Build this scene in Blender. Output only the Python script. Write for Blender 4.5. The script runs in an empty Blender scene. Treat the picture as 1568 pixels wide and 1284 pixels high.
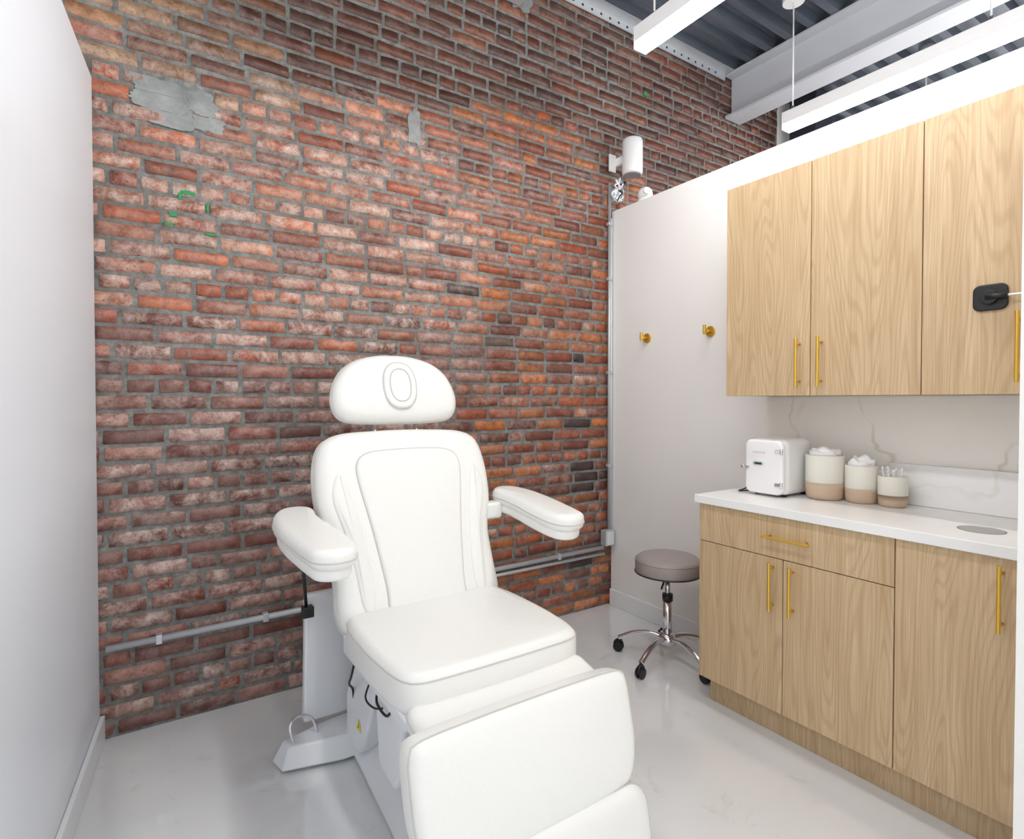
import bpy, bmesh, math, random
from mathutils import Vector, Matrix, noise
R=random.Random(7)
S=bpy.context.scene
S.view_settings.view_transform='Standard'
S.view_settings.exposure=0.0

def lin(c):
    o=[]
    for v in c[:3]:
        v=v/255.0
        o.append(v/12.92 if v<=0.04045 else ((v+0.055)/1.055)**2.4)
    return (o[0],o[1],o[2],1.0)

# ---------------------------------------------------------------- materials
def newmat(name,col=(200,200,200),rough=.5,metal=0.0,emit=0.0,emitcol=(255,255,255),coat=0.0):
    m=bpy.data.materials.new(name); m.use_nodes=True
    b=m.node_tree.nodes['Principled BSDF']
    b.inputs['Base Color'].default_value=lin(col)
    b.inputs['Roughness'].default_value=rough
    b.inputs['Metallic'].default_value=metal
    if coat: b.inputs['Coat Weight'].default_value=coat
    if emit:
        b.inputs['Emission Color'].default_value=lin(emitcol)
        b.inputs['Emission Strength'].default_value=emit
    return m
class NT:
    def __init__(s,m): s.t=m.node_tree; s.b=s.t.nodes['Principled BSDF']
    def n(s,ty,**kw):
        nd=s.t.nodes.new(ty)
        for k,v in kw.items():
            if k in ('operation','blend_type','data_type','noise_dimensions','attribute_name','wave_type','bands_direction','feature','vector_type'): setattr(nd,k,v)
            else: nd.inputs[k].default_value=v
        return nd
    def l(s,a,b): s.t.links.new(a,b)
    def coord(s,scale=(1,1,1),loc=(0,0,0)):
        tc=s.t.nodes.new('ShaderNodeTexCoord'); mp=s.t.nodes.new('ShaderNodeMapping')
        mp.inputs['Scale'].default_value=scale; mp.inputs['Location'].default_value=loc
        s.l(tc.outputs['Object'],mp.inputs['Vector']); return mp.outputs['Vector']
    def noise(s,vec,scale,detail=4,rough=.55,dist=0):
        nd=s.n('ShaderNodeTexNoise'); nd.inputs['Scale'].default_value=scale
        nd.inputs['Detail'].default_value=detail; nd.inputs['Roughness'].default_value=rough
        nd.inputs['Distortion'].default_value=dist
        s.l(vec,nd.inputs['Vector']); return nd.outputs['Fac']
    def ramp(s,fac,stops):
        r=s.t.nodes.new('ShaderNodeValToRGB'); e=r.color_ramp.elements
        while len(e)<len(stops): e.new(.5)
        for i,(p,c) in enumerate(stops):
            e[i].position=p; e[i].color=c if len(c)==4 else lin(c)
        s.l(fac,r.inputs['Fac']); return r.outputs['Color']
    def mix(s,fac,a,b,bt='MIX'):
        m=s.t.nodes.new('ShaderNodeMix'); m.data_type='RGBA'; m.blend_type=bt
        for sock,v in ((m.inputs[0],fac),(m.inputs[6],a),(m.inputs[7],b)):
            if isinstance(v,bpy.types.NodeSocket): s.l(v,sock)
            else: sock.default_value=v
        return m.outputs[2]
    def math(s,op,a,b=0.0):
        m=s.t.nodes.new('ShaderNodeMath'); m.operation=op
        for i,v in enumerate((a,b)):
            if isinstance(v,bpy.types.NodeSocket): s.l(v,m.inputs[i])
            else: m.inputs[i].default_value=v
        return m.outputs[0]
    def bump(s,h,strength=.3,dist=.01):
        b=s.t.nodes.new('ShaderNodeBump'); b.inputs['Strength'].default_value=strength
        b.inputs['Distance'].default_value=dist; s.l(h,b.inputs['Height']); s.l(b.outputs['Normal'],s.b.inputs['Normal'])
    def base(s,c): s.l(c,s.b.inputs['Base Color'])
W1=(1,1,1,1);K1=(0,0,0,1)

def paint(name,col,var=6,rough=.55,bump=.05):
    m=newmat(name,col,rough); t=NT(m); v=t.coord()
    n=t.noise(v,1.6,3)
    t.base(t.ramp(n,[(.3,tuple(max(0,c-var) for c in col)),(.7,col)]))
    t.bump(t.noise(v,180,2),bump,.002); return m
m_wall_l=paint('paint_cool_white',(233,237,243),3,.38)
m_wall_r=paint('paint_warm_white',(245,244,241),3,.5)
m_trim=paint('trim_white',(242,244,246),3,.35)

# floor
m_floor=newmat('floor_epoxy',(224,226,227),.2); t=NT(m_floor); v=t.coord()
a=t.noise(v,1.3,6,.6,.6); c=t.ramp(a,[(.25,(222,226,228)),(.5,(232,234,235)),(.75,(239,240,239))])
sp=t.ramp(t.noise(v,5,8,.78,1.2),[(.58,K1),(.66,W1)])
c=t.mix(t.math('MULTIPLY',sp,.40),c,lin((208,205,196)))
t.base(c); t.l(t.ramp(t.noise(v,4,5),[(.3,(.06,.06,.06,1)),(.7,(.15,.15,.15,1))]),t.b.inputs['Roughness'])
t.bump(t.noise(v,6,4),.03,.01)
t.b.inputs['Coat Weight'].default_value=.8; t.b.inputs['Coat Roughness'].default_value=.05; t.b.inputs['Coat IOR'].default_value=1.7

# brick
m_brick=newmat('brick_clay',(160,100,80),.6); t=NT(m_brick); v=t.coord()
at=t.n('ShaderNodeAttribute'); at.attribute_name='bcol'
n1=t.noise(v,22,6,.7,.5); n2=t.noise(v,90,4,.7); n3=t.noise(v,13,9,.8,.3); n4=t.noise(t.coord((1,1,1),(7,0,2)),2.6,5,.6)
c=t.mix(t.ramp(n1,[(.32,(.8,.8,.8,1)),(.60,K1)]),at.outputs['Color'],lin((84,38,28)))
c=t.mix(t.math('MULTIPLY',t.ramp(n4,[(.48,K1),(.68,W1)]),.40),c,lin((66,38,30)))
residue_glare=t.math('MULTIPLY',t.ramp(n3,[(.42,(.03,.03,.03,1)),(.64,W1)]),at.outputs['Alpha'])
c=t.mix(residue_glare,c,lin((224,202,190)))  # whitish residue and lamp glare, both mixed into the brick colour
pits=t.ramp(n2,[(.32,W1),(.42,K1)])
c=t.mix(t.math('MULTIPLY',pits,.7),c,lin((54,34,28)))
m2=t.ramp(t.noise(v,30,6,.78,.6),[(.61,K1),(.68,W1)])
c=t.mix(t.math('MULTIPLY',m2,.45),c,lin((168,164,156)))
t.base(c)
h=t.math('ADD',t.math('MULTIPLY',n2,.5),n1)
t.bump(h,.6,.007)
t.l(t.ramp(n1,[(.3,(.26,.26,.26,1)),(.7,(.44,.44,.44,1))]),t.b.inputs['Roughness'])
t.b.inputs['Coat Weight'].default_value=.3; t.b.inputs['Coat Roughness'].default_value=.3
m_mortar=newmat('mortar',(150,148,140),.7); t=NT(m_mortar); v=t.coord()
n=t.noise(v,30,8,.75); n0=t.noise(v,2.2,4)
c=t.ramp(n,[(.3,(98,99,97)),(.5,(140,142,139)),(.7,(172,173,169))])
c=t.mix(t.ramp(n0,[(.46,K1),(.70,(.6,.6,.6,1))]),c,lin((100,84,70)))
t.base(c); t.bump(t.noise(v,120,6,.8),.8,.006)
m_cement=newmat('cement_patch',(158,162,160),.6); t=NT(m_cement); v=t.coord()
t.base(t.ramp(t.noise(v,9,7,.7),[(.3,(126,130,128)),(.5,(148,152,150)),(.7,(170,172,170))])); t.bump(t.noise(v,30,6,.7),.6,.008)

# oak
m_oak=newmat('oak_veneer',(220,185,135),.42); t=NT(m_oak)
tc=t.t.nodes.new('ShaderNodeTexCoord'); oi=t.t.nodes.new('ShaderNodeObjectInfo')
cmb=t.t.nodes.new('ShaderNodeCombineXYZ')
r10=t.math('MULTIPLY',oi.outputs['Random'],40.0)
for i in range(3): t.l(r10,cmb.inputs[i])
add=t.t.nodes.new('ShaderNodeVectorMath'); add.operation='ADD'
t.l(tc.outputs['Object'],add.inputs[0]); t.l(cmb.outputs[0],add.inputs[1])
def mp(scale):
    q=t.t.nodes.new('ShaderNodeMapping'); q.inputs['Scale'].default_value=scale; t.l(add.outputs[0],q.inputs['Vector']); return q.outputs[0]
big=t.noise(mp((1,5.5,.62)),1.0,2,.45,.3)
rings=t.math('SINE',t.math('MULTIPLY',big,190.0))
rings=t.math('ADD',t.math('MULTIPLY',rings,.5),.5)
fib=t.noise(mp((1,210,4.0)),1.0,4,.6)
mid=t.noise(mp((1,30,1.2)),1.0,3,.6)
c=t.ramp(mid,[(.3,(202,175,136)),(.7,(221,196,159))])
rr=t.ramp(rings,[(.5,K1),(.97,W1)])
fr=t.ramp(fib,[(.35,W1),(.6,K1)])
c=t.mix(t.math('MULTIPLY',rr,.30),c,lin((170,133,93)))
c=t.mix(t.math('MULTIPLY',fr,.42),c,lin((172,138,99)))
t.base(c); t.bump(t.math('ADD',fib,rings),.05,.001)
m_gap=newmat('shadow_gap',(60,45,30),.8)

m_counter=newmat('quartz_white',(243,243,240),.22)
t=NT(m_counter); v=t.coord(); t.base(t.ramp(t.noise(v,3,3),[(.3,(240,240,239)),(.7,(247,247,245))]))
def marble(name,base,vein,loc):
    m=newmat(name,base,.2); t=NT(m); v=t.coord((1,1,1),loc)
    n=t.noise(v,1.3,4,.45,.6); d=t.math('ABSOLUTE',t.math('SUBTRACT',n,.5))
    c=t.ramp(d,[(0,vein),(.002,vein),(.006,base)])
    t.base(t.mix(t.ramp(t.noise(v,4,3),[(.4,K1),(.6,(.7,.7,.7,1))]),lin(base),c)); return m
m_marble=marble('marble_slab',(250,248,242),(216,206,190),(3.1,.2,.5))
m_marblew=marble('marble_upstand',(251,251,251),(238,235,229),(3.1,.2,.5))

m_gold=newmat('brushed_brass',(232,192,84),.30,.8)
m_chrome=newmat('chrome',(225,225,230),.12,1.0)
m_galv=newmat('galvanised_steel',(200,204,208),.35,.4)
m_black=newmat('black_plastic',(22,22,24),.45)
m_dark=newmat('dark_steel',(38,42,52),.6)
m_white=newmat('white_plastic',(243,243,243),.3)
m_bwhite=newmat('base_white_plastic',(230,233,237),.3)
m_grey=newmat('grey_metal',(160,163,168),.4,.4)
m_beam=paint('beam_paint',(196,199,205),8,.5)
m_vinylw=newmat('white_vinyl',(240,240,236),.32)
t=NT(m_vinylw); v=t.coord(); t.bump(t.math('ADD',t.noise(v,260,3),t.math('MULTIPLY',t.noise(v,11,3,.5,1.0),4.5)),.18,.005)
m_seam=newmat('vinyl_seam',(200,199,193),.5)
m_taupe=newmat('taupe_vinyl',(160,151,146),.45)
m_cream=newmat('ceramic_cream',(236,233,222),.45)
m_sand=newmat('ceramic_sand',(204,180,155),.7)
m_tissue=newmat('tissue',(246,246,246),.9)
m_lens=newmat('led_diffuser',(255,255,255),.5,emit=41,emitcol=(254,252,250))
m_yellow=newmat('warning_yellow',(238,214,30),.5)
m_green=newmat('green_paint',(52,150,88),.7)
m_deck=newmat('steel_deck',(150,156,166),.32,.4)
t=NT(m_deck); v=t.coord((.3,2,2)); t.base(t.ramp(t.noise(v,3,5),[(.3,(70,76,88)),(.7,(124,131,143))]))

# ---------------------------------------------------------------- geometry helpers
def empty(name,loc=(0,0,0)):
    e=bpy.data.objects.new(name,None); e.empty_display_size=.1; e.location=loc
    S.collection.objects.link(e); return e
def attach(o,p):
    if p is not None:
        o.parent=p; o.matrix_parent_inverse=Matrix.Translation(-Vector(p.location))
def mkobj(name,verts,faces,mat,parent=None,smooth=False):
    me=bpy.data.meshes.new(name); me.from_pydata([tuple(v) for v in verts],[],faces); me.update()
    bm=bmesh.new(); bm.from_mesh(me); bmesh.ops.recalc_face_normals(bm,faces=bm.faces); bm.to_mesh(me); bm.free()
    if mat: me.materials.append(mat)
    if smooth:
        for p in me.polygons: p.use_smooth=True
    o=bpy.data.objects.new(name,me); S.collection.objects.link(o); attach(o,parent); return o
def setbevel(o,w,seg=3,smooth=True):
    b=o.modifiers.new('bevel','BEVEL'); b.width=w; b.segments=seg; b.limit_method='ANGLE'; b.angle_limit=math.radians(35)
    if smooth:
        for p in o.data.polygons: p.use_smooth=True
        b.harden_normals=True
def box(name,x0,x1,y0,y1,z0,z1,mat,parent=None,bevel=0,seg=3,M=None):
    vs=[Vector((x,y,z)) for x in (x0,x1) for y in (y0,y1) for z in (z0,z1)]
    if M is not None:
        vs=[M@v for v in vs]
    fs=[(0,1,3,2),(4,6,7,5),(0,4,5,1),(2,3,7,6),(0,2,6,4),(1,5,7,3)]
    o=mkobj(name,vs,fs,mat,parent)
    if bevel: setbevel(o,bevel,seg)
    return o
def prism(name,pts,z0,z1,mat,parent=None,bevel=0,M=None,seg=3):
    n=len(pts); vs=[Vector((p[0],p[1],z0)) for p in pts]+[Vector((p[0],p[1],z1)) for p in pts]
    if M is not None: vs=[M@v for v in vs]
    fs=[tuple(range(n))[::-1],tuple(range(n,2*n))]+[(i,(i+1)%n,n+(i+1)%n,n+i) for i in range(n)]
    o=mkobj(name,vs,fs,mat,parent)
    if bevel: setbevel(o,bevel,seg)
    return o
def frame(d):
    d=d.normalized(); a=Vector((0,0,1)) if abs(d.z)<.9 else Vector((1,0,0))
    u=d.cross(a).normalized(); return u,d.cross(u).normalized()
def cyl(name,p0,p1,r,mat,parent=None,n=24,r2=None,bevel=0):
    p0=Vector(p0);p1=Vector(p1); r2=r if r2 is None else r2
    u,v=frame(p1-p0); vs=[]
    for p,rr in ((p0,r),(p1,r2)):
        for i in range(n):
            a=2*math.pi*i/n; vs.append(p+(u*math.cos(a)+v*math.sin(a))*rr)
    fs=[tuple(range(n)),tuple(range(n,2*n))]+[(i,(i+1)%n,n+(i+1)%n,n+i) for i in range(n)]
    o=mkobj(name,vs,fs,mat,parent)
    for p in o.data.polygons: p.use_smooth=len(p.vertices)==4
    if bevel: setbevel(o,bevel,2)
    return o
def tube(name,pts,r,mat,parent=None,cyclic=False,n=10):
    pts=[Vector(p) for p in pts]; k=len(pts); vs=[]; pu=None
    for i,p in enumerate(pts):
        if cyclic: d=pts[(i+1)%k]-pts[i-1]
        else: d=pts[min(i+1,k-1)]-pts[max(i-1,0)]
        d.normalize()
        if pu is None: u,_=frame(d)
        else:
            u=(pu-d*pu.dot(d)).normalized()
        pu=u; w=d.cross(u)
        for j in range(n):
            a=2*math.pi*j/n; vs.append(p+(u*math.cos(a)+w*math.sin(a))*r)
    fs=[]
    for i in range(k if cyclic else k-1):
        for j in range(n):
            a=i*n+j;b=i*n+(j+1)%n;c=((i+1)%k)*n+(j+1)%n;d=((i+1)%k)*n+j
            fs.append((a,b,c,d))
    if not cyclic: fs+= [tuple(range(n)),tuple(range((k-1)*n,k*n))]
    return mkobj(name,vs,fs,mat,parent,True)
def spline(pts,n=8,cyclic=False):
    P=[Vector(p) for p in pts]; k=len(P); out=[]
    rng=range(k) if cyclic else range(k-1)
    for i in rng:
        if cyclic: a,b,c,d=P[i-1],P[i],P[(i+1)%k],P[(i+2)%k]
        else: a,b,c,d=P[max(i-1,0)],P[i],P[i+1],P[min(i+2,k-1)]
        for j in range(n):
            t=j/n
            out.append(.5*((2*b)+(c-a)*t+(2*a-5*b+4*c-d)*t*t+(3*b-a-3*c+d)*t**3))
    if not cyclic: out.append(P[-1])
    return out
def lathe(name,prof,c,mat,parent=None,n=40,mats=None):
    vs=[];fs=[];k=len(prof)
    for r,z in prof:
        for i in range(n):
            a=2*math.pi*i/n; vs.append((c[0]+r*math.cos(a),c[1]+r*math.sin(a),c[2]+z))
    for q in range(k-1):
        for i in range(n): fs.append((q*n+i,q*n+(i+1)%n,(q+1)*n+(i+1)%n,(q+1)*n+i))
    fs.append(tuple(range(n))); fs.append(tuple(range((k-1)*n,k*n)))
    o=mkobj(name,vs,fs,mat,parent,True)
    return o
def rrect(w,h,r,n=6,cx=0,cy=0):
    out=[]
    for (sx,sy,a0) in ((1,-1,-90),(1,1,0),(-1,1,90),(-1,-1,180)):
        for i in range(n+1):
            a=math.radians(a0+90*i/n)
            out.append((cx+sx*(w/2-r)+r*math.cos(a),cy+sy*(h/2-r)+r*math.sin(a)))
    return out
def frame_uvw(origin,v):
    """u = +X, v = given (in YZ plane), w = u x v"""
    v=Vector(v).normalized(); u=Vector((1,0,0)); w=u.cross(v)
    M=Matrix((u,v,w)).transposed().to_4x4(); M.translation=Vector(origin); return M
def pillow(name,outline,T,edge,dome,M,mat,parent,seam=False,seamw=None,warp=None):
    pts=[Vector((p[0],p[1])) for p in outline]; n=len(pts)
    per=[(pts[(i+1)%n]-pts[i]).length for i in range(n)]; tot=sum(per); N=96; rs=[];i=0;acc=0
    for k in range(N):
        s=tot*k/N
        while acc+per[i]<s: acc+=per[i]; i+=1
        rs.append(pts[i].lerp(pts[(i+1)%n],(s-acc)/max(per[i],1e-9)))
    pts=rs;n=N
    area=sum(pts[i].x*pts[(i+1)%n].y-pts[(i+1)%n].x*pts[i].y for i in range(n))
    if area<0: pts.reverse()
    cen=sum(pts,Vector((0,0)))/n
    nor=[]
    for i in range(n):
        d=(pts[(i+1)%n]-pts[i-1]).normalized(); nor.append(Vector((-d.y,d.x)))
    def ring(ins,w): return [(pts[i].x+nor[i].x*ins,pts[i].y+nor[i].y*ins,w) for i in range(n)]
    rings=[]
    inner=[Vector(p[:2]) for p in ring(edge,0)]
    def sc(s,w): return [(cen.x+(q.x-cen.x)*s,cen.y+(q.y-cen.y)*s,w) for q in inner]
    for s in (.3,.7): rings.append(sc(s,-T/2))
    for k in range(6):
        a=math.radians(-90+18*k); rings.append(ring(edge*(1-math.cos(a)),-(T/2-edge)+edge*math.sin(a)))
    for k in range(6):
        a=math.radians(18*k); rings.append(ring(edge*(1-math.cos(a)),(T/2-edge)+edge*math.sin(a)))
    for s in (.93,.84,.72,.58,.42,.26,.12): rings.append(sc(s,T/2+dome*(1-s*s)))
    vs=[];fs=[]
    for r in rings:
        for p in r:
            q=Vector(p)
            if warp: q=warp(q)
            vs.append(M@q)
    k=len(rings)
    for a in range(k-1):
        for i in range(n): fs.append((a*n+i,a*n+(i+1)%n,(a+1)*n+(i+1)%n,(a+1)*n+i))
    c0=Vector((cen.x,cen.y,-T/2)); c1=Vector((cen.x,cen.y,T/2+dome))
    if warp: c0=warp(c0); c1=warp(c1)
    vs+= [M@c0,M@c1]
    for i in range(n):
        fs.append((i,(i+1)%n,k*n)); fs.append(((k-1)*n+i,(k-1)*n+(i+1)%n,k*n+1))
    o=mkobj(name,vs,fs,mat,parent,True)
    if seam:
        w=(T/2-edge*.3) if seamw is None else seamw
        aa=math.asin(max(-1,min(1,(w-(T/2-edge))/edge))) if w>T/2-edge else 0
        rr=ring(edge*(1-math.cos(aa))-.0005,w)
        P=[]
        for p in rr:
            q=Vector(p)
            if warp: q=warp(q)
            P.append(M@q)
        tube(name+'_piping',P,.0024,m_seam,parent,True,8)
    return o

# ---------------------------------------------------------------- room shell
BY=2.695
box('floor',-1.2,8.2,-1.6,BY+.2,-.1,0,m_floor)
lw=[(-.147,2.680),(-.462,-.5),(-.582,-.5),(-.267,2.680)]
prism('wall_left',lw,0,2.56,m_wall_l)
prism('baseboard_left',[(-.130,2.678),(-.444,-.49),(-.4605,-.49),(-.1465,2.678)],0,.105,m_trim,bevel=.004)
box('wall_right',2.55,2.67,.44,2.680,0,2.55,m_wall_r)
box('wall_front',1.725,2.67,.32,.4395,0,2.55,m_wall_r)
box('baseboard_right',2.534,2.5495,1.63,2.678,0,.105,m_trim,bevel=.004)

# brick wall --------------------------------------------------------------
vs=[];fs=[];cols=[];mi=[]
def addcol(c,a,n): cols.extend([(c[0],c[1],c[2],a)]*n)
b0=[(x,y,z) for x in (-1.1,4.42) for y in (BY,BY+.2) for z in (0,3.9)]
vs+=b0; addcol((.3,.3,.3),0,8)
fs+=[(0,1,3,2),(4,6,7,5),(0,4,5,1),(2,3,7,6),(0,2,6,4),(1,5,7,3)]; mi+=[1]*6
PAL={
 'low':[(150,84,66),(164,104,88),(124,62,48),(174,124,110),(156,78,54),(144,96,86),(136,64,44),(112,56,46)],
 'mid':[(198,114,78),(208,140,108),(182,92,56),(204,128,94),(176,106,80),(152,76,52)],  # mid-wall tones lightened to carry painted lamp glare
 'top':[(100,50,30),(122,62,34),(80,45,32),(134,78,46),(108,57,36),(90,54,40)],  # dark tones hold the light cut-off above the lamps, painted into the bricks
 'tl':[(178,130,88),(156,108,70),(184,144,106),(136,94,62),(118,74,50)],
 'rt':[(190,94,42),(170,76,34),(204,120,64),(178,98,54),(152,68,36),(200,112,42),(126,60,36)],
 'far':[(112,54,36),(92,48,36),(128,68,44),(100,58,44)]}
RESIDUE_GLARE={'low':.58,'mid':.70,'top':.14,'tl':.32,'rt':.24,'far':.08}  # residue whiteness per zone; mid raised to paint in lamp glare
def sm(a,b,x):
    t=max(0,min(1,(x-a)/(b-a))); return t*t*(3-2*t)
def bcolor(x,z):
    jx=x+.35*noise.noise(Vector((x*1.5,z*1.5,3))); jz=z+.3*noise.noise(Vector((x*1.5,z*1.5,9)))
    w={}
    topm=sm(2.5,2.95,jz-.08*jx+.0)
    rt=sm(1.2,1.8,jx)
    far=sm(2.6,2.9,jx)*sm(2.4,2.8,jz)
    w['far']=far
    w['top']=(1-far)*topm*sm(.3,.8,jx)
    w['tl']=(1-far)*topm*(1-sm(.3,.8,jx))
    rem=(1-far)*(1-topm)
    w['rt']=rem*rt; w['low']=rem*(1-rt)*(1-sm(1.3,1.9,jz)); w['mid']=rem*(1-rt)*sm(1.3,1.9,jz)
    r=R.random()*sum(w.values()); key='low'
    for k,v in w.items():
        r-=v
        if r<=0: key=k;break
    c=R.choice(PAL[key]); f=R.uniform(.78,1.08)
    e=sum(RESIDUE_GLARE[k]*v for k,v in w.items())
    g=math.exp(-(((x-1.0)/.8)**2+((z-2.0)/.5)**2)); e+=.20*g  # soft pool of lamp glare painted as whiter bricks
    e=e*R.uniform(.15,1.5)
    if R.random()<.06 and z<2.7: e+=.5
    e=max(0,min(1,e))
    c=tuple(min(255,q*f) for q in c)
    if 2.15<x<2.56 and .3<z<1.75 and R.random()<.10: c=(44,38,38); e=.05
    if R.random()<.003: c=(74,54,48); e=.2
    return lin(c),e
patches=[(.02,.22,2.44,2.61),(1.15,1.21,2.62,2.84)]
course=.0677; mt=.0125
for r in range(58):
    z0=r*course+.002; header=(r%6==2); L=.106 if header else .211
    x=-1.08-R.random()*.1-(L*.5 if r%2 else 0)
    while x<4.40:
        l=L*R.uniform(.93,1.06)
        if not header and R.random()<.05: l*=.5
        xa=max(x,-1.1); xb=min(x+l-mt,4.42); x+=l
        if xb-xa<.03: continue
        cx=(xa+xb)/2; cz=z0+course/2
        if z0+course>3.9: continue
        if any(p[0]<cx<p[1] and p[2]<cz<p[3] for p in patches): continue
        za=z0+mt/2+R.uniform(-.002,.002); zb=z0+course-mt/2+R.uniform(-.002,.002)
        tilt=R.uniform(-.0022,.0022)
        p=R.uniform(.0055,.0130); ln=xb-xa; hh=zb-za; rx=R.uniform(-.002,.002)
        us=[0,.005,ln*.25,ln*.5,ln*.75,ln-.005,ln] if not header else [0,.005,ln*.5,ln-.005,ln]
        ws=[0,.005,hh*.5,hh-.005,hh]
        base=len(vs); nu=len(us); nw=len(ws)
        for i,u in enumerate(us):
            for j,wv in enumerate(ws):
                edge=i in(0,nu-1) or j in(0,nw-1)
                near=i in(1,nu-2) or j in(1,nw-2)
                dep=-.004 if edge else (p*.72+R.uniform(-.002,.001) if near else p+R.uniform(-.001,.001))
                if not edge: dep+=rx*(u/ln-.5)*2
                corner=(i in(0,nu-1)) and (j in(0,nw-1))
                jj=.0021
                ux=u+R.uniform(-jj,jj); wz=wv+R.uniform(-jj,jj)+tilt*(u/ln-.5)*2
                if corner:
                    ux+= .0035 if i==0 else -.0035; wz+= .003 if j==0 else -.003
                vs.append((xa+ux,BY-min(dep,.0148),za+wz))
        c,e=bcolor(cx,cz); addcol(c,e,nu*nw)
        for i in range(nu-1):
            for j in range(nw-1):
                a=base+i*nw+j; fs.append((a,a+nw,a+nw+1,a+1)); mi.append(0)
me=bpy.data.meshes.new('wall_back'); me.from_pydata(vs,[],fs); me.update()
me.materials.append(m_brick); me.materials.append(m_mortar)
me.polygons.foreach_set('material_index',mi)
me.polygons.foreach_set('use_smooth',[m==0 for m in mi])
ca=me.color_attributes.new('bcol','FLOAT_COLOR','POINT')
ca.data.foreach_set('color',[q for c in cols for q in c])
wb=bpy.data.objects.new('wall_back',me); S.collection.objects.link(wb)

def blob(name,cx,cz,w,h,y,mat,parent,seed,amp=.55,th=.006):
    pts=[]
    for i in range(60):
        a=2*math.pi*i/60; k=1+amp*noise.noise(Vector((math.cos(a)*2+seed,math.sin(a)*2,seed*1.7)))+.3*amp*noise.noise(Vector((math.cos(a)*7+seed,math.sin(a)*7,seed)))
        q=max(abs(math.cos(a)),abs(math.sin(a)))**.75
        pts.append((cx+w/2*k*math.cos(a)/q,cz+h/2*k*math.sin(a)/q))
    v=[(p[0],y,p[1]) for p in pts]+[(p[0],y+th,p[1]) for p in pts]; n=len(pts)
    f=[tuple(range(n)),tuple(range(n,2*n))]+[(i,(i+1)%n,n+(i+1)%n,n+i) for i in range(n)]
    return mkobj(name,v,f,mat,parent)
for i,(x,z,w,h) in enumerate([(.17,2.19,.05,.016),(.14,2.17,.014,.025),(.115,2.09,.03,.014),(.24,2.14,.010,.03),(.25,2.03,.035,.009),(.10,2.05,.04,.009),(2.86,3.40,.03,.03),(3.85,3.15,.05,.03)]):
    blob('paint_daub_%d'%i,x,z,w,h,BY-.0115,m_green,wb,i*3.3)
blob('cement_smear',.135,2.530,.25,.175,BY-.0062,m_cement,wb,4.4,.35)
for i,(x,z,w,h) in enumerate([(.06,2.597,.16,.060),(.075,2.533,.20,.064),(.12,2.470,.17,.060),(.225,2.555,.11,.062),(.245,2.490,.12,.062)]):
    blob('cement_patch_%d'%i,x,z,w,h,BY-.0080-.0006*i,m_cement,wb,2.2+i*1.9,.28)
blob('cement_patch_6',1.18,2.73,.065,.17,BY-.0095,m_cement,wb,8.4,.4)
blob('cement_patch_8',1.85,3.62,.11,.09,BY-.0115,m_cement,wb,14.4,.5)

# structure beyond the brick end
box('wall_back_beyond',4.4205,8.2,BY,BY+.2,0,3.9,m_wall_r)
box('steel_column',4.44,4.70,2.38,2.60,0,3.795,m_dark,None,.01)
box('wall_far',8.2,8.4,-1.6,BY+.2,0,3.9,m_wall_r)

# ceiling deck ---------------------------------------------------------------
prof=[]; y=-1.6
while y<BY+.15:
    prof+=[(y,3.80),(y+.05,3.80),(y+.065,3.86),(y+.135,3.86)]; y+=.15
vs=[];fs=[]
for yy,zz in prof: vs+=[(-1.3,yy,zz),(8.2,yy,zz)]
for i in range(len(prof)-1): fs.append((2*i,2*i+1,2*i+3,2*i+2))
b=len(vs); vs+=[(-1.3,-1.6,3.93),(8.2,-1.6,3.93),(8.2,prof[-1][0],3.93),(-1.3,prof[-1][0],3.93)]; fs.append((b,b+1,b+2,b+3))
mkobj('ceiling',vs,fs,m_deck)
# steel beam
bm=empty('steel_beam',(3.8,1,3.6))
box('web',3.79,3.81,-1.5,2.68,3.48,3.78,m_beam,bm)
box('bottom_flange',3.71,3.89,-1.5,2.68,3.465,3.487,m_beam,bm,.003)
box('top_flange',3.71,3.89,-1.5,2.68,3.778,3.798,m_beam,bm,.003)
an=empty('perforated_angle',(1.5,2.66,3.78))
box('angle_vertical',-1.1,3.70,2.672,2.679,3.745,3.797,m_galv,an)
box('angle_flange',-1.1,3.70,2.60,2.672,3.790,3.797,m_galv,an)
for i in range(60):
    xx=-.9+i*.076; cyl('slot_%d'%i,(xx,2.6725,3.770),(xx,2.6705,3.770),.008,m_black,an,12)
box('clamp_plate',1.60,1.82,2.60,2.679,3.58,3.63,m_galv,an,.006)
cyl('clamp_pipe',(1.70,2.60,3.60),(1.70,2.60,3.79),.02,m_galv,an)

# linear pendant lights --------------------------------------------------------
def pendant(x,y0,y1,cabs):
    e=empty('linear_pendant_light',(x,(y0+y1)/2,3.0))
    zb=2.95
    box('housing',x-.038,x+.038,y0,y1,zb+.032,zb+.105,m_white,e,.004)
    box('end_cap',x-.039,x+.039,y1,y1+.006,zb,zb+.106,m_white,e,.002)
    box('end_cap_b',x-.039,x+.039,y0-.006,y0,zb,zb+.106,m_white,e,.002)
    box('diffuser',x-.036,x+.036,y0+.001,y1-.001,zb,zb+.031,m_lens,e,.003)
    for i,c in enumerate(cabs):
        cyl('cable_%d'%i,(x,c,zb+.10),(x,c,3.71),.0045,m_white,e,8)
        cyl('ferrule_%d'%i,(x,c,zb+.10),(x,c,zb+.135),.008,m_chrome,e,12)
        cyl('canopy_%d'%i,(x,c,3.695),(x,c,3.725),.062,m_white,e,32,bevel=.004)
        cyl('canopy_box_%d'%i,(x,c,3.725),(x,c,3.799),.045,m_galv,e,24)
    return e
pendant(1.95,.05,1.865,[1.78,.2])
pendant(3.256,-.5,1.926,[1.885,.95,-.3])
pendant(.62,.05,1.865,[1.78,.2])
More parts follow.
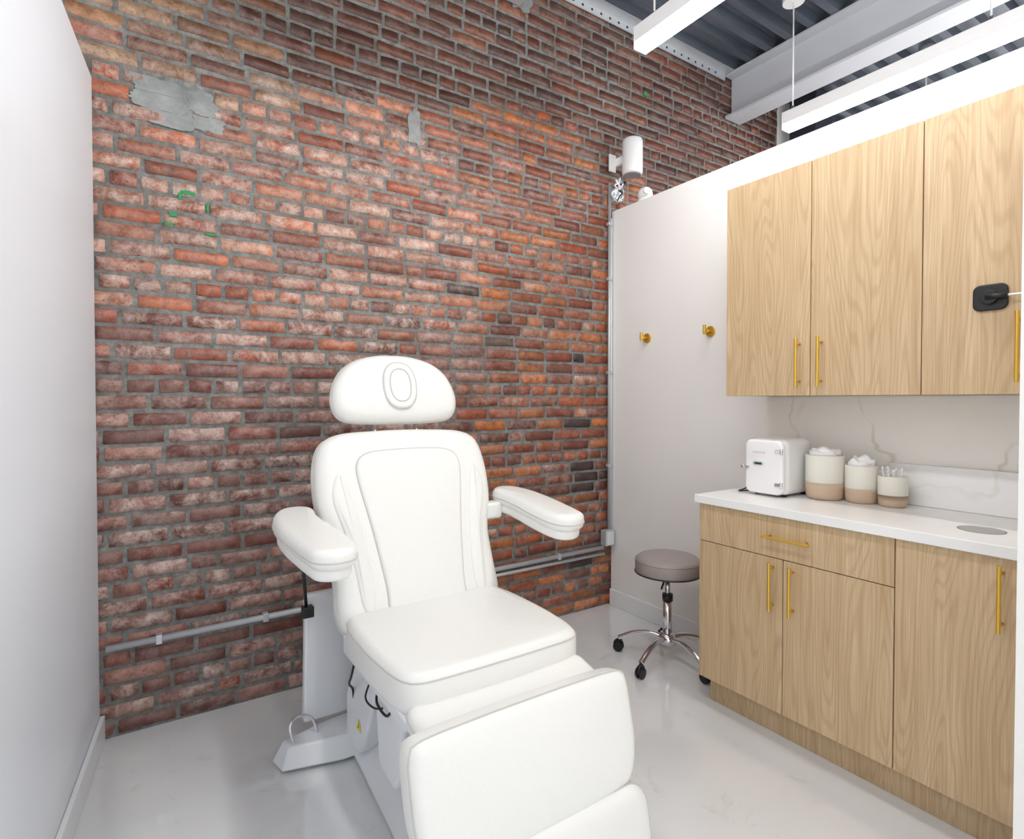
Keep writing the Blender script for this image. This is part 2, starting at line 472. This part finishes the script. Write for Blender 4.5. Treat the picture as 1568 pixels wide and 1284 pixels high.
pendant(4.60,-.5,1.80,[1.7,-.3])  # added pendant, unseen behind the partition, brightens the deck past the beam
pendant(5.95,-.5,1.80,[1.7,-.3])  # another unseen pendant added to light the far deck

# conduits ---------------------------------------------------------------------
ec=empty('electrical_conduit',(1.2,2.66,.38))
cyl('pipe_main',(-.125,2.660,.366),(2.46,2.660,.388),.0135,m_galv,ec)
cyl('pipe_second',(1.1,2.660,.346),(2.47,2.660,.346),.0095,m_galv,ec)
for i,xx in enumerate([.05,.45,1.45,2.1]):
    zz=.366+.022*(xx+.1)/2.56
    box('strap_%d'%i,xx-.012,xx+.012,2.645,2.680,zz-.019,zz+.019,m_galv,ec,.004)
box('junction_box',2.455,2.528,2.625,2.679,.40,.50,m_galv,ec,.006)
box('box_cover',2.462,2.521,2.620,2.627,.408,.492,m_bwhite,ec,.003)
cyl('riser',(2.515,2.665,.49),(2.515,2.665,2.72),.010,m_galv,ec)
cyl('riser_b',(2.535,2.669,.49),(2.535,2.669,2.50),.006,m_trim,ec)
for zz in (.9,1.5,2.1,2.45): box('riser_strap_%d'%int(zz*10),2.498,2.532,2.652,2.679,zz,zz+.02,m_galv,ec,.003)

# speaker ----------------------------------------------------------------------
sp=empty('wall_speaker',(2.62,2.55,2.87))
sx,sy=2.60,2.55
lathe('body',[(.055,0),(.062,.006),(.064,.02),(.064,.205),(.060,.218),(.05,.222)],(sx,sy,2.755),m_white,sp)
cyl('driver_grille',(sx,sy,2.750),(sx,sy,2.756),.052,m_grey,sp,32)
box('bracket',sx-.035,sx-.01,2.60,2.679,2.84,2.89,m_white,sp,.005)
box('bracket_plate',sx-.085,sx-.03,2.664,2.679,2.80,2.91,m_white,sp,.004)
box('wiring_box',2.52,2.585,2.625,2.679,2.60,2.68,m_galv,ec,.005)
R2=random.Random(3)
for k in range(6):
    pts=[(2.54+.008*k,2.635,2.735)]
    for q in range(4): pts.append((2.55+R2.uniform(-.045,.05),2.61+R2.uniform(-.02,.03),2.725-.035*q+R2.uniform(-.01,.01)))
    pts.append((2.55,2.635,2.60))
    tube('flex_cable_%d'%k,spline(pts,6),.007 if k<2 else .0045,[m_white,m_galv,m_white,m_black,m_galv,m_chrome][k],ec)
dc=empty('security_camera',(2.61,2.45,2.56))
lathe('mount',[(.045,0),(.047,.01),(.045,.028),(.03,.03)],(2.61,2.45,2.5505),m_white,dc)
lathe('dome',[(.044,0),(.046,.02),(.042,.045),(.03,.06),(.01,.068)],(2.61,2.45,2.578),m_white,dc)
cyl('lens_tube',(2.585,2.42,2.61),(2.555,2.385,2.60),.018,m_white,dc,20)

# ---------------------------------------------------------------- cabinets
def pull(name,p0,p1,parent):
    p0=Vector(p0);p1=Vector(p1); d=(p1-p0).normalized()
    cyl(name,p0,p1,.0055,m_gold,parent,16,bevel=.001)
    for k,q in enumerate((p0+d*.022,p1-d*.022)):
        cyl(name+'_post_%d'%k,q,q+Vector((.032,0,0)),.0045,m_gold,parent,14)
wc=empty('wall_cabinet',(2.38,1.0,1.8))
box('carcass',2.2395,2.5345,.445,1.588,1.354,2.278,m_gap,wc)
box('underside',2.245,2.53,.45,1.583,1.350,1.354,m_oak,wc)
box('end_panel',2.2395,2.5345,1.588,1.590,1.352,2.278,m_oak,wc)
for i,(a,b_) in enumerate([(1.2065,1.588),(.8255,1.2035),(.500,.8225),(.445,.497)]):
    box('door_%d'%i,2.220,2.2385,a,b_,1.350,2.280,m_oak,wc,.0012,2)
pull('handle_1',(2.188,1.247,1.385),(2.188,1.247,1.580),wc)
pull('handle_2',(2.188,1.160,1.385),(2.188,1.160,1.580),wc)
pull('handle_3',(2.188,.566,1.385),(2.188,.566,1.600),wc)
# lock
lk=empty('cabinet_lock',(2.21,.638,1.65))
Ml=Matrix.Translation((2.2145,.638,1.652))@Matrix(((0,0,-1,0),(-1,0,0,0),(0,1,0,0),(0,0,0,1)))
pillow('plate',rrect(.088,.082,.02),.010,.004,.0,Ml,m_black,lk)
cyl('rotor',(2.209,.638,1.652),(2.198,.638,1.652),.022,m_black,lk,32,bevel=.002)
cyl('rod',(2.196,.638,1.652),(2.196,.52,1.650),.0035,m_white,lk,10)
cyl('rod_sleeve',(2.196,.645,1.652),(2.196,.59,1.6515),.008,m_black,lk,14)

bc=empty('base_cabinet',(2.3,1.0,.45))
box('carcass',2.0595,2.5325,.445,1.583,.122,.884,m_gap,bc)
box('toe_kick',2.105,2.50,.445,1.575,0,.12,m_oak,bc)
box('end_panel',2.05,2.5325,1.583,1.588,.122,.884,m_oak,bc)
DG=[('drawer_front',.8255,1.588,.7215,.8815),('door_1',1.2055,1.588,.122,.7185),('door_2',.8255,1.2025,.122,.7185),('door_3',.500,.8225,.122,.8815),('filler',.445,.497,.122,.8815)]
for n_,a,b_,z0,z1 in DG: box(n_,2.040,2.0585,a,b_,z0,z1,m_oak,bc,.0012,2)
pull('handle_drawer',(2.008,1.09,.803),(2.008,1.278,.803),bc)
pull('handle_door_1',(2.008,1.243,.515),(2.008,1.243,.705),bc)
pull('handle_door_2',(2.008,1.163,.515),(2.008,1.163,.705),bc)
pull('handle_door_3',(2.008,.550,.672),(2.008,.550,.862),bc)
ct=box('countertop',2.018,2.5325,.445,1.600,.885,.920,m_counter,bc,.003)
cyl('grommet_ring',(2.215,.652,.9190),(2.215,.652,.9203),.062,newmat('grommet_rim',(120,118,114),.4),bc,40)
cyl('grommet_lid',(2.215,.652,.9190),(2.215,.652,.9204),.057,newmat('grommet_lid_grey',(165,163,159),.35),bc,40)
bs=empty('backsplash',(2.54,1,1.1))
box('marble_panel',2.5365,2.5495,.445,1.626,.885,1.349,m_marble,bs)
box('upstand',2.518,2.536,.445,1.600,.9205,1.08,m_marblew,bs,.002)

# mini fridge -------------------------------------------------------------------
mf=empty('mini_fridge',(2.33,1.40,.92))
fx0,fx1,fy0,fy1=2.245,2.45,1.315,1.490
ZF=.9206
for i,(x,y) in enumerate([(fx0+.03,fy0+.025),(fx0+.03,fy1-.025),(fx1-.03,fy0+.025),(fx1-.03,fy1-.025)]):
    cyl('foot_%d'%i,(x,y,ZF),(x,y,.930),.010,m_black,mf,16)
box('body',fx0,fx1,fy0,fy1,.928,1.165,m_white,mf,.028,6)
Md=Matrix.Translation((fx0-.012,(fy0+fy1)/2,1.046))@Matrix(((0,0,-1,0),(-1,0,0,0),(0,1,0,0),(0,0,0,1)))
pillow('door',rrect(.173,.232,.03),.034,.012,.003,Md,m_white,mf)
for k,zz in enumerate((.975,1.115)):
    cyl('hinge_%d'%k,(fx0-.030,fy0+.004,zz-.012),(fx0-.030,fy0+.004,zz+.012),.006,m_chrome,mf,14)
    box('hinge_plate_%d'%k,fx0-.033,fx0-.027,fy0+.004,fy0+.032,zz-.008,zz+.008,m_chrome,mf,.002)
box('latch',fx0-.040,fx0-.028,fy1-.03,fy1+.004,1.036,1.046,m_chrome,mf,.003)
cyl('latch_knob',(fx0-.044,fy1+.0,1.041),(fx0-.028,fy1+.0,1.041),.008,m_chrome,mf,16,bevel=.002)
Mb=Matrix.Translation((fx0-.0325,1.42,1.06))@Matrix(((0,0,-1,0),(-1,0,0,0),(0,1,0,0),(0,0,0,1)))
pillow('badge',rrect(.05,.016,.0078),.004,.0015,0,Mb,m_chrome,mf)
pillow('badge_inlay',rrect(.034,.009,.0043),.0055,.001,0,Mb,newmat('badge_green',(20,70,50),.3),mf)
tube('script_logo',[(fx0-.0335,1.447-.0045*i,1.108+.004*math.sin(i*2.1)+.0012*math.sin(i*5)) for i in range(14)],.0011,m_chrome,mf,n=6)
tube('power_cord',spline([(2.40,1.495,.96),(2.38,1.52,.95),(2.30,1.55,.925),(2.24,1.53,.925),(2.30,1.51,.925)],6),.003,m_black,mf)

# canisters -----------------------------------------------------------------------
def lump(name,c,r,hz,seed,parent):
    bmm=bmesh.new(); bmesh.ops.create_icosphere(bmm,subdivisions=4,radius=1)
    for v in bmm.verts:
        d=v.co.normalized(); k=1+.45*noise.noise(d*2.3+Vector((seed,0,0)))+.35*abs(noise.noise(d*5+Vector((0,seed,0))))
        v.co=Vector((d.x*r*k,d.y*r*k,d.z*hz*k*(1+.6*noise.noise(Vector((d.x*3,d.y*3,seed))))))+Vector(c)
        rr=math.hypot(v.co.x-c[0],v.co.y-c[1])
        if rr>r*.98:
            s=r*.98/rr; v.co.x=c[0]+(v.co.x-c[0])*s; v.co.y=c[1]+(v.co.y-c[1])*s
    me=bpy.data.meshes.new(name); bmm.to_mesh(me); bmm.free(); me.materials.append(m_tissue)
    for p in me.polygons: p.use_smooth=True
    o=bpy.data.objects.new(name,me); S.collection.objects.link(o); attach(o,parent)
def canister(x,y,r,h,k):
    e=empty('storage_canister',(x,y,ZF)); z=ZF; f=.38*h
    lathe('sand_base',[(r*.80,0),(r*.90,.004),(r*.96,.02),(r,.05),(r,f)],(x,y,z),m_sand,e,48)
    lathe('cream_body',[(r*.99,f),(r*1.004,f+.001),(r*1.004,h-.008),(r*.985,h-.001),(r*.95,h),(r*.92,h-.004),(r*.92,f+.02),(r*.3,f+.02)],(x,y,z),m_cream,e,48)
    if k<2:
        lump('tissue',(x,y,z+h-.002),r*.82,.028,k*5+1,e)
    else:
        for i in range(9):
            a=i*.9; q=.012+.018*((i*7)%3)/3
            bx,by=x+q*math.cos(a),y+q*math.sin(a)
            cyl('swab_%d'%i,(bx,by,z+.04),(bx+.010*math.cos(a),by+.010*math.sin(a),z+h+.012+.006*(i%3)),.0022,m_tissue,e,8)
            lathe('swab_tip_%d'%i,[(.001,0),(.004,.003),(.004,.010),(.001,.014)],(bx+.010*math.cos(a),by+.010*math.sin(a),z+h+.008+.006*(i%3)),m_tissue,e,10)
canister(2.385,1.228,.073,.184,0)
canister(2.418,1.100,.059,.150,1)
canister(2.425,.990,.050,.118,2)

# wall hooks -------------------------------------------------------------------------
def hook(y,z):
    e=empty('wall_hook',(2.54,y,z))
    cyl('rose',(2.5495,y,z),(2.541,y,z),.029,m_gold,e,36,bevel=.002)
    cyl('stem',(2.541,y,z),(2.492,y,z),.0095,m_gold,e,20)
    cyl('peg',(2.496,y,z-.018),(2.496,y,z+.032),.0085,m_gold,e,20,bevel=.002)
hook(2.37,1.705); hook(1.92,1.70)

# stool ------------------------------------------------------------------------------
st=empty('rolling_stool',(2.23,1.93,0)); sx,sy=2.23,1.93
lathe('seat_cushion',[(.02,.450),(.145,.450),(.158,.455),(.163,.465),(.163,.510),(.158,.525),(.145,.535),(.10,.540),(.02,.542)],(sx,sy,0),m_taupe,st,56)
tube('seat_piping',[(sx+.1635*math.cos(a*math.pi/32),sy+.1635*math.sin(a*math.pi/32),.457) for a in range(64)],.003,m_black,st,True,8)
tube('seat_seam',[(sx+.161*math.cos(a*math.pi/32),sy+.161*math.sin(a*math.pi/32),.519) for a in range(64)],.0025,m_taupe,st,True,8)
cyl('seat_plate',(sx,sy,.435),(sx,sy,.450),.07,m_black,st)
cyl('gas_rod',(sx,sy,.28),(sx,sy,.435),.013,m_chrome,st)
cyl('gas_cylinder',(sx,sy,.11),(sx,sy,.33),.022,m_chrome,st)
cyl('cylinder_collar',(sx,sy,.31),(sx,sy,.345),.026,m_black,st)
tube('height_lever',spline([(sx-.02,sy,.43),(sx-.09,sy-.05,.425),(sx-.13,sy-.075,.415)],5),.005,m_black,st)
lathe('hub',[(.02,.085),(.042,.09),(.045,.12),(.036,.145),(.02,.15)],(sx,sy,0),m_chrome,st)
for i in range(5):
    a=math.radians(120+72*i); ca_,sa_=math.cos(a),math.sin(a)
    P=lambda r,z:(sx+ca_*r,sy+sa_*r,z)
    tube('leg_%d'%i,spline([P(.02,.118),P(.09,.128),P(.17,.112),P(.235,.080),P(.252,.072)],6),.0135,m_chrome,st,n=14)
    cyl('caster_stem_%d'%i,P(.25,.045),P(.25,.080),.008,m_black,st,12)
    t_=Vector((-sa_,ca_,0)); cpos=Vector(P(.255,.027))
    for s_ in (-1,1): cyl('caster_%d_%d'%(i,s_),cpos+t_*.004*s_,cpos+t_*.018*s_,.026,m_black,st,24,bevel=.004)
    cyl('caster_hood_%d'%i,cpos+t_*-.008+Vector((0,0,.012)),cpos+t_*.008+Vector((0,0,.012)),.026,m_black,st,20)

# ---------------------------------------------------------------- treatment chair
ch=empty('treatment_chair',(.88,1.7,0)); CX=.87
def loft(name,a,za,b,zb,mat,bevel=.01):
    n=len(a); v=[(p[0],p[1],za) for p in a]+[(p[0],p[1],zb) for p in b]
    f=[tuple(range(n)),tuple(range(n,2*n))]+[(i,(i+1)%n,n+(i+1)%n,n+i) for i in range(n)]
    o=mkobj(name,v,f,mat,ch); setbevel(o,bevel,3); return o
a=[(.38,2.17),(.40,2.08),(.60,2.03),(1.15,2.03),(1.35,2.08),(1.37,2.17),(1.15,2.25),(.60,2.25)]
b=[(.42,2.16),(.43,2.10),(.64,2.06),(1.11,2.06),(1.32,2.10),(1.33,2.16),(1.11,2.22),(.64,2.22)]
loft('rear_foot',a,.012,b,.085,m_bwhite)
for i,(x,y) in enumerate([(.43,2.13),(1.32,2.13),(.62,1.25),(1.12,1.25)]): cyl('levelling_foot_%d'%i,(x,y,0),(x,y,.02),.022,m_black,ch)
a=[(.59,1.18),(1.15,1.18),(1.10,2.1),(.64,2.1)]; b=[(.67,1.22),(1.07,1.22),(1.03,2.08),(.71,2.08)]
loft('base_spine',a,.012,b,.115,m_bwhite,.018)
def slab(name,pts,x0,x1,mat,bevel=.01):
    """side profile in (y,z) extruded in x"""
    n=len(pts); v=[(x0,p[0],p[1]) for p in pts]+[(x1,p[0],p[1]) for p in pts]
    f=[tuple(range(n)),tuple(range(n,2*n))]+[(i,(i+1)%n,n+(i+1)%n,n+i) for i in range(n)]
    o=mkobj(name,v,f,mat,ch); setbevel(o,bevel,3); return o
arm=[(2.10,.06),(1.96,.06),(1.90,.12),(1.76,.40),(1.80,.455),(1.98,.455),(2.10,.22)]
slab('lift_arm_left',arm,.635,.70,m_bwhite,.014)
slab('lift_arm_right',arm,1.04,1.105,m_bwhite,.014)
slab('column_cover',[(2.02,.10),(1.62,.10),(1.60,.455),(1.95,.455)],.70,1.04,m_bwhite,.012)
slab('motor_housing',[(1.66,.20),(1.53,.19),(1.48,.25),(1.46,.46),(1.70,.46)],.60,.70,m_bwhite,.018)
slab('motor_housing_front',[(1.60,.13),(1.40,.16),(1.38,.45),(1.62,.45)],.70,1.04,m_bwhite,.018)
box('seat_frame',.585,1.155,1.36,1.88,.455,.478,m_grey,ch,.005)
slab('side_rail',[(1.36,.46),(1.36,.49),(1.90,.53),(1.90,.47)],.566,.585,m_bwhite,.005)
slab('side_rail_b',[(1.36,.46),(1.36,.49),(1.90,.53),(1.90,.47)],1.155,1.174,m_bwhite,.005)
slab('rear_cover',[(2.20,.095),(2.245,.095),(2.205,.60),(2.165,.60)],.505,1.24,m_bwhite,.012)
Mw=Matrix.Translation((.6335,1.945,.175))@Matrix(((0,0,-1,0),(-1,0,0,0),(0,1,0,0),(0,0,0,1)))
prism('warning_label',[(-.022,-.018),(.022,-.018),(0,.022)],0,.0015,m_yellow,ch,M=Mw)
prism('warning_mark',[(-.004,-.010),(.004,-.010),(.0,.010)],.001,.0022,m_black,ch,M=Mw)
tube('cable_a',spline([(.60,1.88,.44),(.60,1.92,.37),(.608,1.97,.32),(.63,2.0,.28),(.645,2.03,.2)],8),.004,m_black,ch)
tube('cable_b',spline([(.61,1.66,.46),(.582,1.62,.425),(.592,1.57,.40),(.604,1.55,.42)],8),.0038,m_black,ch)
tube('cable_c',spline([(.61,1.72,.46),(.572,1.69,.41),(.58,1.64,.395),(.604,1.61,.40)],8),.003,m_black,ch)
tube('foot_loop',spline([(.45,2.12,.08),(.44,2.13,.14),(.47,2.15,.16),(.52,2.15,.14),(.54,2.14,.08)],6),.006,m_chrome,ch)
cyl('gas_strut',(.50,2.13,.56),(.48,2.11,.80),.006,m_black,ch,12)
box('strut_foot',.485,.525,2.115,2.15,.53,.57,m_black,ch,.004)
# seat cushion
Mseat=Matrix.Translation((CX,1.62,.54))
seat_o=spline([(-.265,.27,0),(-.312,.20,0),(-.322,.05,0),(-.318,-.10,0),(-.302,-.215,0),(-.262,-.262,0),(-.15,-.272,0),(0,-.274,0),(.15,-.272,0),(.262,-.262,0),(.302,-.215,0),(.318,-.10,0),(.322,.05,0),(.312,.20,0),(.265,.27,0),(0,.285,0)],8,True)
pillow('seat_cushion',[(p.x,p.y) for p in seat_o],.125,.034,.010,Mseat,m_vinylw,ch,True,.040)
# backrest
th=math.radians(20)
vB=Vector((0,math.sin(th),math.cos(th)))
oB=Vector((CX+.008,1.870,.572))+Vector((0,math.cos(th),-math.sin(th)))*.072
MB=frame_uvw(oB,vB)
KU=1.065
bk=spline([(KU*x,y,0) for x,y in [(-.20,-.06),(-.27,-.045),(-.300,.02),(-.298,.14),(-.300,.26),(-.325,.36),(-.336,.45),(-.333,.56),(-.308,.645),(-.24,.684),(-.10,.694),(0,.696),
 (.10,.694),(.24,.684),(.308,.645),(.333,.56),(.336,.45),(.325,.36),(.300,.26),(.298,.14),(.300,.02),(.27,-.045),(.20,-.06),(0,-.062)]],6,True)
pillow('backrest',[(p.x,p.y) for p in bk],.144,.050,.004,MB,m_vinylw,ch,True,.0)
inn=spline([(-.135,-.03,0),(-.150,.10,0),(-.175,.30,0),(-.205,.48,0),(-.205,.555,0),(-.165,.592,0),(-.07,.602,0),(.07,.602,0),(.165,.592,0),(.205,.555,0),(.205,.48,0),(.175,.30,0),(.150,.10,0),(.135,-.03,0),(0,-.04,0)],6,True)
def shiftM(M,w): return M@Matrix.Translation((0,0,w))
pillow('backrest_panel',[(p.x*1.03,p.y) for p in inn],.034,.013,.006,shiftM(MB,.068),m_vinylw,ch,True,.006)
for s_ in (-1,1):
    bol=spline([(s_*.195,.10,0),(s_*.210,.26,0),(s_*.240,.42,0),(s_*.270,.52,0),(s_*.300,.50,0),(s_*.312,.42,0),(s_*.282,.30,0),(s_*.262,.18,0),(s_*.245,.04,0),(s_*.21,.02,0)],6,True)
    pillow('side_bolster_%d'%(1 if s_<0 else 2),[(p.x,p.y) for p in bol],.034,.013,.006,shiftM(MB,.064),m_vinylw,ch)
# headrest
oH=Vector((CX+.010,2.215,1.376)); th2=math.radians(15)
MH=frame_uvw(oH,(0,math.sin(th2),math.cos(th2)))
hd=spline([(1.02*x,y,0) for x,y in [(-.17,-.142),(-.235,-.125),(-.262,-.075),(-.258,-.01),(-.225,.062),(-.165,.112),(-.08,.138),(0,.143),(.08,.138),(.165,.112),(.225,.062),(.258,-.01),(.262,-.075),(.235,-.125),(.17,-.142),(0,-.147)]],6,True)
pillow('headrest',[(p.x,p.y) for p in hd],.108,.048,.008,MH,m_vinylw,ch,True,.0)
def oval(a_,b_): 
    return [(a_*math.copysign(abs(math.cos(q*math.pi/24))**.85,math.cos(q*math.pi/24)),b_*math.copysign(abs(math.sin(q*math.pi/24))**.85,math.sin(q*math.pi/24))) for q in range(48)]
ov=oval(.070,.096)
pillow('headrest_oval_rim',ov,.024,.010,.0,shiftM(MH,.057),m_vinylw,ch)
tube('headrest_oval_seam',[MH@Vector((p[0],p[1],.069)) for p in oval(.044,.068)],.0026,m_seam,ch,True,8)
tube('headrest_oval_outline',[MH@Vector((p[0]*1.01,p[1]*1.01,.061)) for p in ov],.0026,m_seam,ch,True,8)
for s_ in (-1,1): cyl('headrest_post_%d'%(1 if s_<0 else 2),MH@Vector((s_*.09,-.10,-.03)),MB@Vector((s_*.09,.62,-.03)),.009,m_chrome,ch)
# armrests
armL=[(.382,1.64),(.398,1.585),(.450,1.560),(.505,1.576),(.528,1.64),(.522,1.76),(.507,1.88),(.502,1.98),(.508,2.06),(.460,2.10),(.396,2.08),(.360,1.99),(.356,1.86),(.368,1.74)]
for side in (0,1):
    pts=[((x if side==0 else 2*.885-x),y) for x,y in armL]
    if side: pts=pts[::-1]
    o_=[(p.x,p.y-1.84) for p in spline([(x,y,0) for x,y in pts],6,True)]
    M=Matrix.Translation((0,1.84,.902))@Matrix.Rotation(math.radians(4.5),4,'X')
    nm='armrest_%s'%('left' if side==0 else 'right')
    pillow(nm,o_,.066,.025,.004,M,m_vinylw,ch,True,-.004)
    cx=sum(p[0] for p in o_)/len(o_)
    pillow(nm+'_shell',[(cx+(p[0]-cx)*.86,p[1]*.94) for p in o_],.040,.014,0,M@Matrix.Translation((0,0,-.046)),m_vinylw,ch)
    sgn=-1 if side==0 else 1
    xi=.878+sgn*.40; xo=.878+sgn*.30
    box(nm+'_bracket',min(xi,xo),max(xi,xo),2.00,2.07,.83,.90,m_vinylw,ch,.015,4)
# knee roll and leg rest
Mk=frame_uvw((CX,1.30,.470),(0,.97,.24))
pillow('knee_roll',rrect(.60,.20,.045),.075,.030,.004,Mk,m_vinylw,ch,True,.012)
vL=(0,.24,.97)
ML=frame_uvw((CX-.017,1.200,.375),vL)
lg=spline([(-.25,-.155,0),(-.315,-.130,0),(-.345,-.05,0),(-.350,.05,0),(-.347,.120,0),(-.318,.150,0),(-.15,.157,0),(0,.158,0),(.15,.157,0),(.318,.150,0),(.347,.120,0),(.350,.05,0),(.345,-.05,0),(.315,-.130,0),(.25,-.155,0),(0,-.162,0)],6,True)
pillow('leg_rest',[(p.x,p.y) for p in lg],.095,.028,.006,ML,m_vinylw,ch,True,.030)
MF=frame_uvw((CX-.006,1.135,.135),(0,.20,.98))
pillow('foot_rest',rrect(.68,.215,.07),.10,.035,.005,MF,m_vinylw,ch,True,.030)
slab('leg_rest_frame',[(1.27,.16),(1.30,.16),(1.38,.46),(1.34,.46)],.68,1.06,m_bwhite,.006)

# ---------------------------------------------------------------- world and camera
w=bpy.data.worlds.new('world'); S.world=w; w.use_nodes=True
bg=w.node_tree.nodes['Background']; bg.inputs['Color'].default_value=(.99,.99,1,1); bg.inputs['Strength'].default_value=1.45
cam=bpy.data.cameras.new('camera'); co=bpy.data.objects.new('camera',cam); S.collection.objects.link(co)
co.location=(0,0,1.33); co.rotation_euler=(math.radians(89),0,math.radians(-33.5))
cam.sensor_width=36; cam.lens=857/1568*36; cam.shift_y=-.009; cam.clip_start=.02
S.camera=co
